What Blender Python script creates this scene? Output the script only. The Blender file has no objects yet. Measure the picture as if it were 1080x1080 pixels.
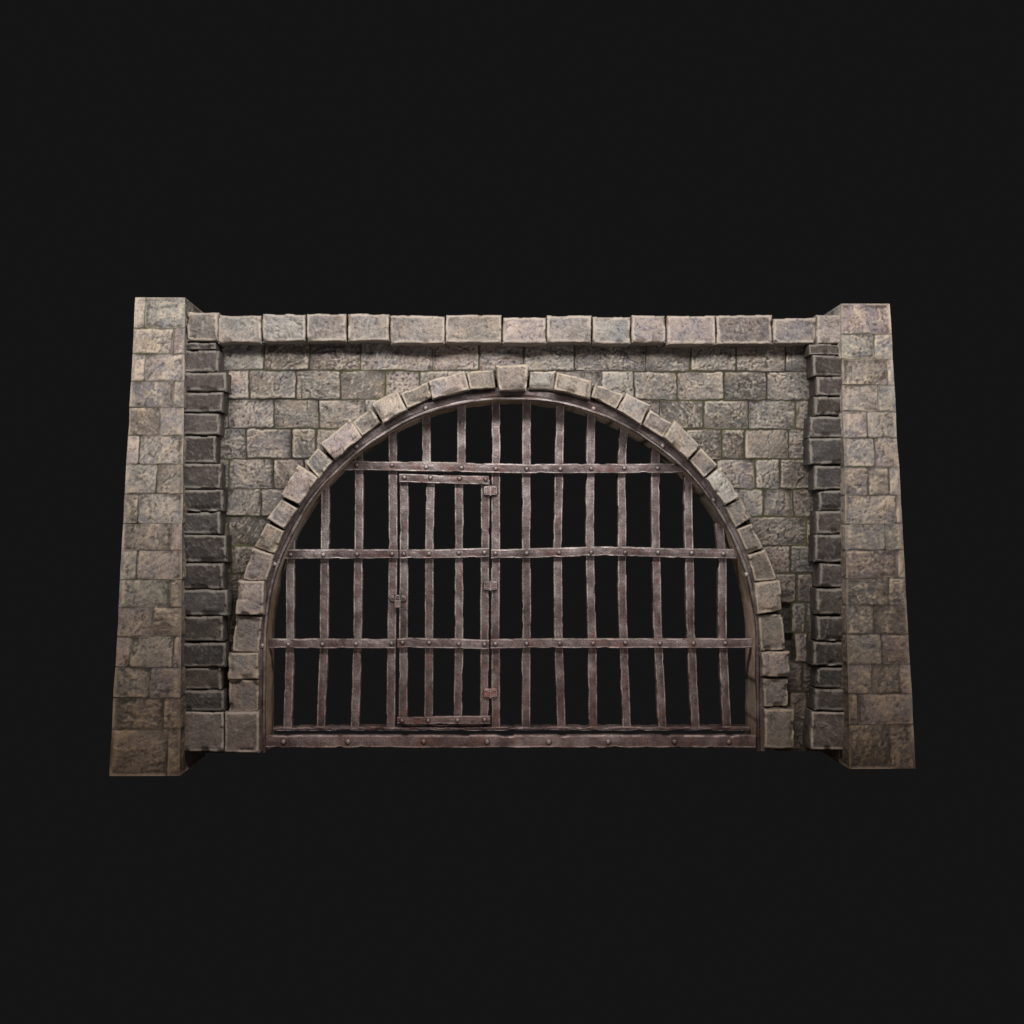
import bpy, math, random
import numpy as np
from mathutils import Vector, Matrix

random.seed(7)
rng = np.random.default_rng(11)
SC = bpy.context.scene
COL = SC.collection

# ------------------------------------------------------------------ camera
F = 1600.0                       # focal length in pixels of the 1080 frame
YAW = math.radians(1.25)
PITCH = math.radians(1.07)
CAM = Vector((-16 * math.tan(YAW), -16.0, 2.23))
fwd = Vector((math.sin(YAW) * math.cos(PITCH), math.cos(YAW) * math.cos(PITCH), math.sin(PITCH)))
rgt = fwd.cross(Vector((0, 0, 1))).normalized()
upv = rgt.cross(fwd).normalized()

def P(px, py, Y):
    """world point on the plane y=Y seen at a place of the photograph"""
    d = fwd + rgt * ((px - 540) / F) + upv * ((540 - py) / F)
    return CAM + d * ((Y - CAM.y) / d.y)

# ------------------------------------------------------------------ noise
def _h(ix, iy, s):
    n = (ix.astype(np.int64) * 374761393 + iy.astype(np.int64) * 668265263 + int(s) * 1274126177) & 0x7fffffff
    n = ((n ^ (n >> 13)) * 1274126177) & 0x7fffffff
    n = ((n ^ (n >> 16)) * 668265263) & 0x7fffffff
    return ((n ^ (n >> 15)) & 0xffff) / 65535.0

def vn(x, y, s):
    ix, iy = np.floor(x), np.floor(y)
    fx, fy = x - ix, y - iy
    ix = ix.astype(np.int64); iy = iy.astype(np.int64)
    fx = fx * fx * fx * (fx * (fx * 6 - 15) + 10); fy = fy * fy * fy * (fy * (fy * 6 - 15) + 10)
    a = _h(ix, iy, s) * (1 - fx) + _h(ix + 1, iy, s) * fx
    b = _h(ix, iy + 1, s) * (1 - fx) + _h(ix + 1, iy + 1, s) * fx
    return a * (1 - fy) + b * fy          # 0..1

def fbm(x, y, s, o=4, g=0.5):
    t = np.zeros_like(x); a = 1.0; n = 0.0
    for k in range(o):
        t += a * vn(x * 2 ** k + 17.3 * k, y * 2 ** k - 9.1 * k, s + k)
        n += a; a *= g
    return t / n

def sstep(a, b, x):
    t = np.clip((x - a) / (b - a), 0, 1)
    return t * t * (3 - 2 * t)

def relief(u, v, s, rough=1.0):
    """hewn, slaty face of one stone; u,v in metres -> roughly -1..1"""
    r = np.random.default_rng(int(s) * 7 + 3)
    uw = u + 0.10 * (fbm(u * 5, v * 5, s + 50, 3) - .5)
    vw = v + 0.10 * (fbm(u * 5 + 9, v * 5 + 4, s + 60, 3) - .5)
    f = np.full_like(u, 9.0)
    um, vm = u.mean(), v.mean()
    for k in range(9):
        an = r.uniform(0, 2 * math.pi); sl = r.uniform(.4, 2.6)
        f = np.minimum(f, (math.cos(an) * (uw - um) + math.sin(an) * (vw - vm)) * sl + r.uniform(.05, .40))
    f = np.clip((f - .12) / .3, -1.5, 1)
    an = r.uniform(-.5, 1.25) * (1 if r.random() < .65 else -1)
    a = uw * math.cos(an) + vw * math.sin(an); b = -uw * math.sin(an) + vw * math.cos(an)
    st = fbm(a * 5, b * 22, s + 90, 4, .6)
    ridge = 1 - np.abs(2 * st - 1) * 2.0
    steps = fbm(a * 4, b * 11, s + 120, 3) * 5
    terr = (np.floor(steps) + sstep(.72, 1.0, steps - np.floor(steps))) / 2.5 - 1
    fine = fbm(u * 45, v * 45, s + 150, 3) * 2 - 1
    st2 = fbm(a * 9 + 31, b * 34, s + 190, 3, .55); rid2 = np.maximum(1 - np.abs(2 * st2 - 1) * 5.0, 0)
    pit = sstep(.60, .80, fbm(u * 32, v * 32, s + 230, 2)); amt = r.uniform(.45, 1.35); pa_ = r.uniform(.03, .34)
    crack = np.maximum(1 - np.abs(2 * fbm(uw * 3.5, vw * 3.5, s + 260, 4, .6) - 1) * 26, 0)
    return rough * (.85 * f + amt * (.24 * (ridge - .4) + .44 * terr + .20 * rid2 * sstep(.45, .65, vn(u * 7, v * 7, s + 17))) + .20 * fine - pa_ * pit - .55 * crack)

def blur(a, n):
    for ax in (0, 1):
        p = [(0, 0), (0, 0)]; p[ax] = (n + 1, n)
        c = np.cumsum(np.pad(a, p, mode='edge'), axis=ax)
        k = 2 * n + 1
        a = (np.take(c, range(k, c.shape[ax]), axis=ax) - np.take(c, range(0, c.shape[ax] - k), axis=ax)) / k
    return a

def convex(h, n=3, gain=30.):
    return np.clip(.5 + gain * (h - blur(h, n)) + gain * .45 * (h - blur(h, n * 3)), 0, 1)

# ------------------------------------------------------------------ mesh link
def link(name, verts, faces, attr, mats, parent=None, mi=None, smooth=True):
    org = Vector(parent['_o']) if parent is not None else Vector((0, 0, 0))
    me = bpy.data.meshes.new(name)
    v = np.asarray(verts, dtype=np.float64) - np.array(org)
    if isinstance(faces, np.ndarray):
        me.vertices.add(len(v)); me.vertices.foreach_set('co', v.astype(np.float32).ravel())
        nf, k = faces.shape
        me.loops.add(nf * k); me.loops.foreach_set('vertex_index', faces.astype(np.int32).ravel())
        me.polygons.add(nf); me.polygons.foreach_set('loop_start', np.arange(0, nf * k, k, dtype=np.int32))
        me.update(calc_edges=True)
    else:
        me.from_pydata([tuple(p) for p in v], [], faces)
    for m in mats: me.materials.append(m)
    if mi is not None: me.polygons.foreach_set('material_index', np.asarray(mi, dtype=np.int32))
    me.polygons.foreach_set('use_smooth', np.full(len(me.polygons), bool(smooth)))
    if attr is not None:
        a = me.attributes.new('surf', 'FLOAT_COLOR', 'POINT')
        a.data.foreach_set('color', np.asarray(attr, dtype=np.float32).ravel())
    me.validate(); me.update()
    o = bpy.data.objects.new(name, me); COL.objects.link(o)
    if parent is not None: o.parent = parent
    return o

def thing(name, loc, label, cat, group=None, parent=None):
    o = bpy.data.objects.new(name, None); COL.objects.link(o)
    o.empty_display_size = .2
    if parent is None:
        o.location = loc; o['_o'] = tuple(loc); o['label'] = label; o['category'] = cat
        if group: o['group'] = group
    else:
        o.parent = parent; o['_o'] = tuple(parent['_o'])
    return o

class MB:
    """collects patches into one mesh"""
    def __init__(s): s.v = []; s.f = []; s.a = []; s.m = []; s.n = 0
    def add(s, v, f, a, m=0):
        v = np.asarray(v, dtype=float).reshape(-1, 3); s.v.append(v); s.a.append(np.asarray(a, dtype=float).reshape(-1, 4))
        s.f += [tuple(int(i) + s.n for i in q) for q in f]; s.m += [m] * len(f); s.n += len(v)
    def grid(s, X, Y, Z, A, m=0, mask=None, flip=False):
        r, c = X.shape
        idx = np.arange(r * c).reshape(r, c)
        q = np.stack([idx[:-1, :-1], idx[:-1, 1:], idx[1:, 1:], idx[1:, :-1]], -1).reshape(-1, 4)
        if mask is not None: q = q[mask.reshape(-1)]
        if flip: q = q[:, ::-1]
        s.add(np.stack([X, Y, Z], -1), q.tolist(), A, m)
    def build(s, name, mats, parent=None, smooth=True):
        return link(name, np.concatenate(s.v), s.f, np.concatenate(s.a), mats, parent, s.m, smooth)

# ------------------------------------------------------------------ materials
def stone_mat(name, cols, bright=1.0, conv=1.0, moss=.5, grime_shade=.6, grime_shade_z=2.4, edge=(.50, .45, .38), bump=.35):
    m = bpy.data.materials.new(name); m.use_nodes = True
    nt = m.node_tree; nt.nodes.clear()
    N = lambda t, **k: (lambda n: ([setattr(n, a, b) for a, b in k.items()], n)[1])(nt.nodes.new(t))
    L = nt.links.new
    def val(x):
        return x
    def math_(op, a, b=None, clamp=False):
        n = N('ShaderNodeMath', operation=op); n.use_clamp = clamp
        for i, x in enumerate((a, b)):
            if x is None: continue
            if isinstance(x, (int, float)): n.inputs[i].default_value = x
            else: L(x, n.inputs[i])
        return n.outputs[0]
    def mix(fac, a, b, mode='MIX'):
        n = N('ShaderNodeMix', data_type='RGBA', blend_type=mode); n.clamp_factor = True
        if isinstance(fac, (int, float)): n.inputs[0].default_value = fac
        else: L(fac, n.inputs[0])
        for i, x in ((6, a), (7, b)):
            if isinstance(x, tuple): n.inputs[i].default_value = (*x[:3], 1)
            else: L(x, n.inputs[i])
        return n.outputs[2]
    def noise(scale, detail=6, rough=.55, dist=0., vec=None):
        n = N('ShaderNodeTexNoise'); n.inputs['Scale'].default_value = scale
        n.inputs['Detail'].default_value = detail; n.inputs['Roughness'].default_value = rough
        n.inputs['Distortion'].default_value = dist
        L(vec if vec is not None else tc, n.inputs['Vector']); return n.outputs['Fac']
    def ramp(x, stops):
        n = N('ShaderNodeValToRGB'); e = n.color_ramp.elements
        while len(e) < len(stops): e.new(.5)
        for k, (p, c) in enumerate(stops): e[k].position = p; e[k].color = (*c, 1) if not isinstance(c, (int, float)) else (c, c, c, 1)
        L(x, n.inputs[0]); return n.outputs[0]
    tc = N('ShaderNodeTexCoord').outputs['Object']
    at = N('ShaderNodeAttribute', attribute_name='surf')
    sp = N('ShaderNodeSeparateColor'); L(at.outputs['Color'], sp.inputs[0])
    R, G, B, A = sp.outputs[0], sp.outputs[1], sp.outputs[2], at.outputs['Alpha']
    # shift the texture from stone to stone
    cx = N('ShaderNodeCombineXYZ'); L(math_('MULTIPLY', G, 37.), cx.inputs[0]); L(math_('MULTIPLY', A, 29.), cx.inputs[2])
    va = N('ShaderNodeVectorMath', operation='ADD'); L(tc, va.inputs[0]); L(cx.outputs[0], va.inputs[1])
    sv = va.outputs[0]
    n1 = noise(4.5, 7, .62, .6, sv); n2 = noise(16, 6, .65, .3, sv); n3 = noise(60, 4, .6, 0, sv); n4 = noise(1.1, 4, .5)
    # diagonal slate streaks
    vr = N('ShaderNodeVectorRotate', rotation_type='Y_AXIS'); L(sv, vr.inputs['Vector'])
    L(math_('ADD', math_('MULTIPLY', A, 2.4), -1.2), vr.inputs['Angle'])
    mp = N('ShaderNodeMapping'); mp.inputs['Scale'].default_value = (8, 8, 30)
    L(vr.outputs[0], mp.inputs[0]); st = noise(1., 6, .65, .8, mp.outputs[0])
    t = math_('ADD', math_('MULTIPLY', n1, .75), math_('MULTIPLY', n2, .35))
    t = math_('ADD', t, math_('MULTIPLY', math_('SUBTRACT', G, .5), .16))
    base = ramp(t, list(zip((.34, .46, .54, .62, .74), cols)))
    # each stone its own tone
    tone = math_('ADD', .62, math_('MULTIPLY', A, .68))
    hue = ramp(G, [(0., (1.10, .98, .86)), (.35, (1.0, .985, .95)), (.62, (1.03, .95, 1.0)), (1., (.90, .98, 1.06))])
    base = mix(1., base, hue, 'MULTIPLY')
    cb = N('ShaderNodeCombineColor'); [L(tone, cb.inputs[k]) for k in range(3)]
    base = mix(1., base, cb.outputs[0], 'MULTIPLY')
    # speckle and streaks
    base = mix(1., base, ramp(n3, [(.3, .58), (.5, 1.), (.72, 1.36)]), 'MULTIPLY')
    base = mix(math_('MULTIPLY', ramp(st, [(.54, 0.), (.72, 1.)]), .34), base, edge)
    base = mix(math_('MULTIPLY', ramp(st, [(.28, 1.), (.42, 0.)]), .34), base, tuple(c * .35 for c in cols[1]))
    # worn high edges light, hollows dark with dirt and painted occlusion
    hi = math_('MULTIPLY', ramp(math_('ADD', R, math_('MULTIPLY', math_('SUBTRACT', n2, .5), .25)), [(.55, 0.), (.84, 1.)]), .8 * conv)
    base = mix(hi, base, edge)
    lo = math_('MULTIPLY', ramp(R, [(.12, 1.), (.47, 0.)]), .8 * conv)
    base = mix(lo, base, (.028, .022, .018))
    pa = noise(2.3, 6, .7, 1.2, tc)
    base = mix(math_('MULTIPLY', ramp(pa, [(.50, 0.), (.66, 1.)]), .55), base, mix(1., base, (.60, .56, .52), 'MULTIPLY'))
    # joints: dirt with moss
    mo = math_('MULTIPLY', ramp(math_('ADD', math_('MULTIPLY', n4, .7), math_('MULTIPLY', n2, .45)), [(.52, 0.), (.70, 1.)]), moss)
    jcol = mix(mo, (.026, .021, .017), (.060, .060, .021))
    base = mix(ramp(math_('ADD', B, math_('MULTIPLY', math_('SUBTRACT', n2, .5), .5)), [(.35, 0.), (.8, 1.)]), base, jcol)
    halo = math_('MULTIPLY', ramp(math_('ADD', math_('MULTIPLY', B, .6), math_('MULTIPLY', n2, .7)), [(.42, 0.), (.8, 1.)]), mo)
    base = mix(math_('MULTIPLY', halo, .75), base, (.082, .080, .026))
    # dirt rising from the foot, plus light falloff put into the colour
    geo = N('ShaderNodeNewGeometry'); sx = N('ShaderNodeSeparateXYZ'); L(geo.outputs['Position'], sx.inputs[0])
    z = math_('DIVIDE', math_('ADD', sx.outputs[2], math_('MULTIPLY', math_('SUBTRACT', n4, .5), 1.6)), grime_shade_z)
    g = math_('MULTIPLY', math_('SUBTRACT', 1., z, True), grime_shade)
    base = mix(g, base, mix(1., base, (.36, .285, .225), 'MULTIPLY'))
    base = mix(1., base, (bright, bright, bright), 'MULTIPLY')
    bs = N('ShaderNodeBsdfPrincipled')
    L(base, bs.inputs['Base Color'])
    L(ramp(n2, [(.3, .62), (.7, .85)]), bs.inputs['Roughness'])
    bs.inputs['Specular IOR Level'].default_value = .35
    bp = N('ShaderNodeBump'); bp.inputs['Strength'].default_value = bump; bp.inputs['Distance'].default_value = .02
    L(math_('ADD', math_('ADD', math_('MULTIPLY', n2, .6), math_('MULTIPLY', n3, .3)), math_('MULTIPLY', st, .8)), bp.inputs['Height'])
    L(bp.outputs[0], bs.inputs['Normal'])
    o = N('ShaderNodeOutputMaterial'); L(bs.outputs[0], o.inputs[0])
    return m

def iron_mat(name, bright=1.0, rust=.35, edge=.8):
    m = bpy.data.materials.new(name); m.use_nodes = True
    nt = m.node_tree; bs = nt.nodes['Principled BSDF']; L = nt.links.new
    def N(t, **k):
        n = nt.nodes.new(t)
        for a, b in k.items(): setattr(n, a, b)
        return n
    tc = N('ShaderNodeTexCoord').outputs['Object']
    def noise(sc, d=6, r=.6, ds=0.):
        n = N('ShaderNodeTexNoise'); n.inputs['Scale'].default_value = sc; n.inputs['Detail'].default_value = d
        n.inputs['Roughness'].default_value = r; n.inputs['Distortion'].default_value = ds; L(tc, n.inputs['Vector']); return n.outputs['Fac']
    def ramp(x, stops):
        n = N('ShaderNodeValToRGB'); e = n.color_ramp.elements
        while len(e) < len(stops): e.new(.5)
        for k, (p, c) in enumerate(stops): e[k].position = p; e[k].color = (*c, 1) if not isinstance(c, (int, float)) else (c, c, c, 1)
        L(x, n.inputs[0]); return n.outputs[0]
    def mix(f, a, b, mode='MIX'):
        n = N('ShaderNodeMix', data_type='RGBA', blend_type=mode)
        if isinstance(f, (int, float)): n.inputs[0].default_value = f
        else: L(f, n.inputs[0])
        for i, x in ((6, a), (7, b)):
            if isinstance(x, tuple): n.inputs[i].default_value = (*x, 1)
            else: L(x, n.inputs[i])
        return n.outputs[2]
    def mul(a, b):
        n = N('ShaderNodeMath', operation='MULTIPLY')
        for i, x in enumerate((a, b)):
            if isinstance(x, (int, float)): n.inputs[i].default_value = x
            else: L(x, n.inputs[i])
        return n.outputs[0]
    n1, n2, n3 = noise(3.2, 6, .6, .4), noise(14, 6, .65), noise(75, 4, .6)
    b = bright
    c = ramp(n1, [(.32, (.060 * b, .041 * b, .041 * b)), (.50, (.150 * b, .116 * b, .118 * b)), (.66, (.29 * b, .25 * b, .25 * b))])
    c = mix(1., c, ramp(n3, [(.28, .55), (.52, 1.), (.74, 1.5)]), 'MULTIPLY')
    c = mix(mul(ramp(n2, [(.55, 0.), (.72, 1.)]), rust), c, (.135 * b, .062 * b, .048 * b))
    at = N('ShaderNodeAttribute', attribute_name='surf')
    sp = N('ShaderNodeSeparateColor'); L(at.outputs['Color'], sp.inputs[0])
    wear = mul(mul(sp.outputs[0], ramp(noise(7, 5, .7), [(.39, .10), (.57, 1.)])), edge)
    c = mix(mul(ramp(noise(2.2, 5, .65, .5), [(.54, 0.), (.70, 1.)]), mul(ramp(n3, [(.35, .1), (.6, 1.)]), .75)), c, (.42 * b, .39 * b, .385 * b))  # silvery sheen of the iron painted as paler patches
    c = mix(wear, c, (.80, .72, .69))
    c = mix(mul(sp.outputs[2], .85), c, (.018, .012, .011))
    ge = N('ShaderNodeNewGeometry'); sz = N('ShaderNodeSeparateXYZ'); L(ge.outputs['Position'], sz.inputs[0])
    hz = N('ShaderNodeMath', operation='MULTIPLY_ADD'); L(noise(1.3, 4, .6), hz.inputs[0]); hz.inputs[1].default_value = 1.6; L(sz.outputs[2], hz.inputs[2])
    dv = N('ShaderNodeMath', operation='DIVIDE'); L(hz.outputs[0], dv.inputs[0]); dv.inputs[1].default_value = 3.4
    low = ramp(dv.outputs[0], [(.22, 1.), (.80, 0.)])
    c = mix(mul(low, .85), c, mix(1., c, (.56, .42, .40), 'MULTIPLY'))  # light falloff and redder rust put into the lower iron's colour
    c = mix(mul(mul(ramp(noise(5, 6, .7, .8), [(.53, 0.), (.64, 1.)]), ramp(noise(30, 4, .7), [(.35, 0.), (.6, 1.)])), rust * 1.7), c, (.19 * b, .066 * b, .042 * b))
    L(c, bs.inputs['Base Color'])
    bs.inputs['Metallic'].default_value = .5
    L(ramp(n2, [(.3, .34), (.7, .62)]), bs.inputs['Roughness'])
    bp = N('ShaderNodeBump'); bp.inputs['Strength'].default_value = .45; bp.inputs['Distance'].default_value = .012
    ad = N('ShaderNodeMath', operation='ADD'); L(n2, ad.inputs[0]); L(mul(n3, .5), ad.inputs[1])
    L(ad.outputs[0], bp.inputs['Height']); L(bp.outputs[0], bs.inputs['Normal'])
    return m

#            deep            blue-grey          violet-grey       tan            pale
WALLC = [(.108, .094, .085), (.172, .170, .172), (.212, .190, .182), (.255, .220, .186), (.35, .31, .265)]
PILC = [(.145, .124, .112), (.220, .215, .218), (.270, .243, .236), (.335, .288, .240), (.45, .395, .33)]
COPC = [(.140, .122, .112), (.215, .213, .214), (.268, .243, .233), (.312, .275, .240), (.42, .365, .315)]
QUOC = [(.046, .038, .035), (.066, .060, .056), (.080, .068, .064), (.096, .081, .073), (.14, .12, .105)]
M_WALL = stone_mat('wall_stone', WALLC, .80, 1.0, .9, 1.0, 3.0, bump=.42)
M_PIL = stone_mat('pillar_stone', PILC, .86, 1.0, .8, 1.0, 3.2, (.58, .49, .38), bump=.5)
M_COP = stone_mat('coping_stone', COPC, .78, .95, .6, .4, 2., (.52, .45, .39), bump=.6)
M_ARCH = stone_mat('arch_stone', COPC, .93, .95, .35, .85, 2.8, (.52, .45, .37), bump=.6)
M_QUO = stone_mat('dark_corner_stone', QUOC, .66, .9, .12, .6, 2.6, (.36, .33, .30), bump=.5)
M_BASE = stone_mat('plinth_stone', [(.085, .070, .066), (.125, .112, .110), (.150, .130, .126), (.175, .150, .140), (.23, .20, .18)], .95, .9, .15, .5, 2., (.42, .37, .33))
M_SOF = stone_mat('reveal_stone', [(.22, .175, .135), (.33, .265, .205), (.39, .315, .245), (.45, .365, .28), (.55, .46, .36)], 1.25, .8, .1, .9, 2.6)  # pale albedo stands in for light the underside lacks
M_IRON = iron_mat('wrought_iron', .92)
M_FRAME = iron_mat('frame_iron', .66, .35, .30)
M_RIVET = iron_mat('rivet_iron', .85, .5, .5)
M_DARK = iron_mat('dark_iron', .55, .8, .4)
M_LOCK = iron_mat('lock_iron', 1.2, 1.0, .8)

# ------------------------------------------------------------------ stones
def block(name, px, Yf, Yb, mat, parent, seed, bev=.032, amp=.016, label=None, res=.013, wob=.008, lum=None):
    """px: TL, TR, BR, BL of the front face in the photograph; straight back to Yb"""
    c = [np.array(P(x, y, Yf)) for x, y in px]
    r = np.random.default_rng(seed)
    Lu = (np.linalg.norm(c[1] - c[0]) + np.linalg.norm(c[2] - c[3])) / 2
    Lv = (np.linalg.norm(c[3] - c[0]) + np.linalg.norm(c[2] - c[1])) / 2
    def samples(Ln):
        b = min(bev, Ln * .3)
        e = np.array([0, .10, .25, .45, .75, 1.1]) * b
        n = max(3, int((Ln - 2.2 * b) / res))
        mid = np.linspace(1.1 * b, Ln - 1.1 * b, n)[1:-1]
        return np.concatenate([e, mid, (Ln - e)[::-1]]) / Ln
    s, t = samples(Lu), samples(Lv)
    S, T = np.meshgrid(s, t)
    pos = ((1 - S) * (1 - T))[..., None] * c[0] + (S * (1 - T))[..., None] * c[1] + (S * T)[..., None] * c[2] + ((1 - S) * T)[..., None] * c[3]
    u, v = S * Lu, T * Lv
    d = np.minimum(np.minimum(u, Lu - u), np.minimum(v, Lv - v))
    # corners rounder than edges, with chips
    du = np.minimum(u, Lu - u); dv = np.minimum(v, Lv - v)
    rr = bev * (.55 + 1.1 * fbm(u * 9 + 3, v * 9 + 1, seed + 5, 3))
    q = np.maximum(rr - du, 0) ** 2 + np.maximum(rr - dv, 0) ** 2
    drop = rr - np.sqrt(np.maximum(rr * rr - q, 0))
    drop = np.minimum(drop, rr)
    chip = sstep(.58, .72, vn(u * 11, v * 11, seed + 31)) * np.maximum(1 - d / .055, 0) * .045
    tilt = (S - .5) * r.uniform(-.02, .02) + (T - .5) * r.uniform(-.02, .02)
    hr = relief(u, v, seed, 1.0)
    h = -drop - chip + amp * hr * sstep(0, bev * 2, d) + tilt
    wx = (fbm(u * 7, v * 7, seed + 71, 3) - .5) * 2 * wob; wz = (fbm(u * 7 + 5, v * 7 + 8, seed + 72, 3) - .5) * 2 * wob
    # erode the outline inwards a little, unevenly
    X = pos[..., 0] + wx; Z = pos[..., 2] + wz; Yy = pos[..., 1] - h
    g1, g2 = r.random(), r.random()
    if lum: g2 = lum[0] + (lum[1] - lum[0]) * g2
    At = np.zeros(S.shape + (4,))
    at_edge = np.exp(-((d - bev * .55) / (bev * .5)) ** 2)
    hs = amp * hr
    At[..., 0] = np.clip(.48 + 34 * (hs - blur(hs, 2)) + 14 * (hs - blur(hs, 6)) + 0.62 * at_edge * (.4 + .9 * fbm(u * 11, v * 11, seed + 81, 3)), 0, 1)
    At[..., 1] = g1; At[..., 3] = g2
    At[..., 2] = np.clip(1 - d / .010, 0, 1) * .5
    mb = MB(); mb.grid(X, Yy, Z, At)
    # sides
    nr, nc = S.shape
    loop = [(0, j) for j in range(nc)] + [(i, nc - 1) for i in range(1, nr)] + [(nr - 1, j) for j in range(nc - 2, -1, -1)] + [(i, 0) for i in range(nr - 2, 0, -1)]
    li = np.array([i for i, j in loop]); lj = np.array([j for i, j in loop])
    lx, ly, lz = X[li, lj], Yy[li, lj], Z[li, lj]
    cx, cz = lx.mean(), lz.mean()
    k = max(3, int((Yb - Yf) / .045))
    w = np.linspace(0, 1, k)[:, None]
    GX = np.repeat(lx[None], k, 0); GZ = np.repeat(lz[None], k, 0); GY = ly[None] * (1 - w) + Yb * w
    arc = np.cumsum(np.hypot(np.diff(lx, append=lx[:1]), np.diff(lz, append=lz[:1])))[None].repeat(k, 0)
    n = (fbm(arc * 8, GY * 8, seed + 91, 3) - .5) * .022 * np.minimum(w * 6, 1)
    dx, dz = GX - cx, GZ - cz; ln = np.hypot(dx, dz)
    GX = GX + dx / ln * n; GZ = GZ + dz / ln * n
    A2 = np.zeros((k, len(lx), 4)); A2[..., 0] = .46 + .25 * (1 - w) ** 4; A2[..., 1] = g1; A2[..., 3] = g2; A2[..., 2] = np.clip((w - .45) * 1.2, 0, .9) if Yb < .3 else .05
    GX = np.concatenate([GX, GX[:, :1]], 1); GY = np.concatenate([GY, GY[:, :1]], 1); GZ = np.concatenate([GZ, GZ[:, :1]], 1); A2 = np.concatenate([A2, A2[:, :1]], 1)
    mb.grid(GX, GY, GZ, A2, flip=True)
    n0 = mb.n; m_ = len(lx)
    mb.add(np.stack([GX[-1, :-1], GY[-1, :-1], GZ[-1, :-1]], -1), [tuple(range(m_))], A2[-1, :-1])
    o = mb.build(name, [mat], parent)
    if label: o['label'] = label
    return o

def masonry(U, V, courses, seed, joint=.013, depth=.034, amp=.020, off=.012, rough_fn=None):
    """height and attribute fields of coursed stone; courses: (v0, v1, [u joints incl. ends])"""
    wu = (fbm(U * 4, V * 4, seed + 1, 3) - .5) * .025 + (fbm(U * 22, V * 22, seed + 3, 2) - .5) * .014
    wv = (fbm(U * 4, V * 4, seed + 2, 3) - .5) * .016 + (fbm(U * 22, V * 22, seed + 4, 2) - .5) * .014
    u, v = U + wu, V + wv
    H = np.full(U.shape, -depth); D = np.zeros(U.shape); G = np.full(U.shape, .5); A = np.full(U.shape, .5)
    r = np.random.default_rng(seed)
    for ci, (v0, v1, js) in enumerate(courses):
        for k in range(len(js) - 1):
            s = seed * 131 + ci * 17 + k * 7 + 1
            g1, g2, o, tu, tv = r.random(), r.random(), r.uniform(-off, off), r.uniform(-.03, .03), r.uniform(-.03, .03)
            m = (v >= v0) & (v < v1) & (u >= js[k]) & (u < js[k + 1])
            if not m.any(): continue
            uu, vv = u[m], v[m]
            du = np.minimum(uu - js[k], js[k + 1] - uu); dv = np.minimum(vv - v0, v1 - vv)
            c = .03
            d = np.where((du < c) & (dv < c), c - np.hypot(c - du, c - dv), np.minimum(du, dv))
            rel = relief(uu, vv, s)
            top = o + tu * (uu - uu.mean()) + tv * (vv - vv.mean()) + amp * rel
            jn = joint * (.55 + .9 * vn(uu * 12, vv * 12, s + 3))
            e = sstep(jn * .35, jn + .016, d)
            H[m] = -depth * (1 - e) + top * e
            D[m] = 1 - sstep(jn * .5, jn + .012, d)
            G[m] = g1; A[m] = g2
    return H, D, G, A

WT = thing('stone_wall', (P(540, 792, 0).x, 0.3, 0.0), 'broad grey block wall with a round arch, pierced by the iron gate', 'wall'); WT['kind'] = 'thing'
ZP = lambda py, Y=0.: P(540, py, Y).z
XP = lambda px, Y=0.: P(px, 570, Y).x

# --- arch geometry (world, from the photograph's semicircle)
AC = P(540, 679, -.05); AX, AZ = AC.x, AC.z
def arch_curve(r, n=72, zb=0.0, ez=0.0):
    """left foot up over the crown and down to the right foot"""
    p = [(AX - r, zb + (AZ - zb) * k / 14) for k in range(14)]
    p += [(AX - r * math.cos(math.pi * k / n), AZ + r * math.sin(math.pi * k / n)) for k in range(n + 1)]
    p += [(AX + r, AZ - (AZ - zb) * k / 14) for k in range(1, 15)]
    return p

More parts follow.
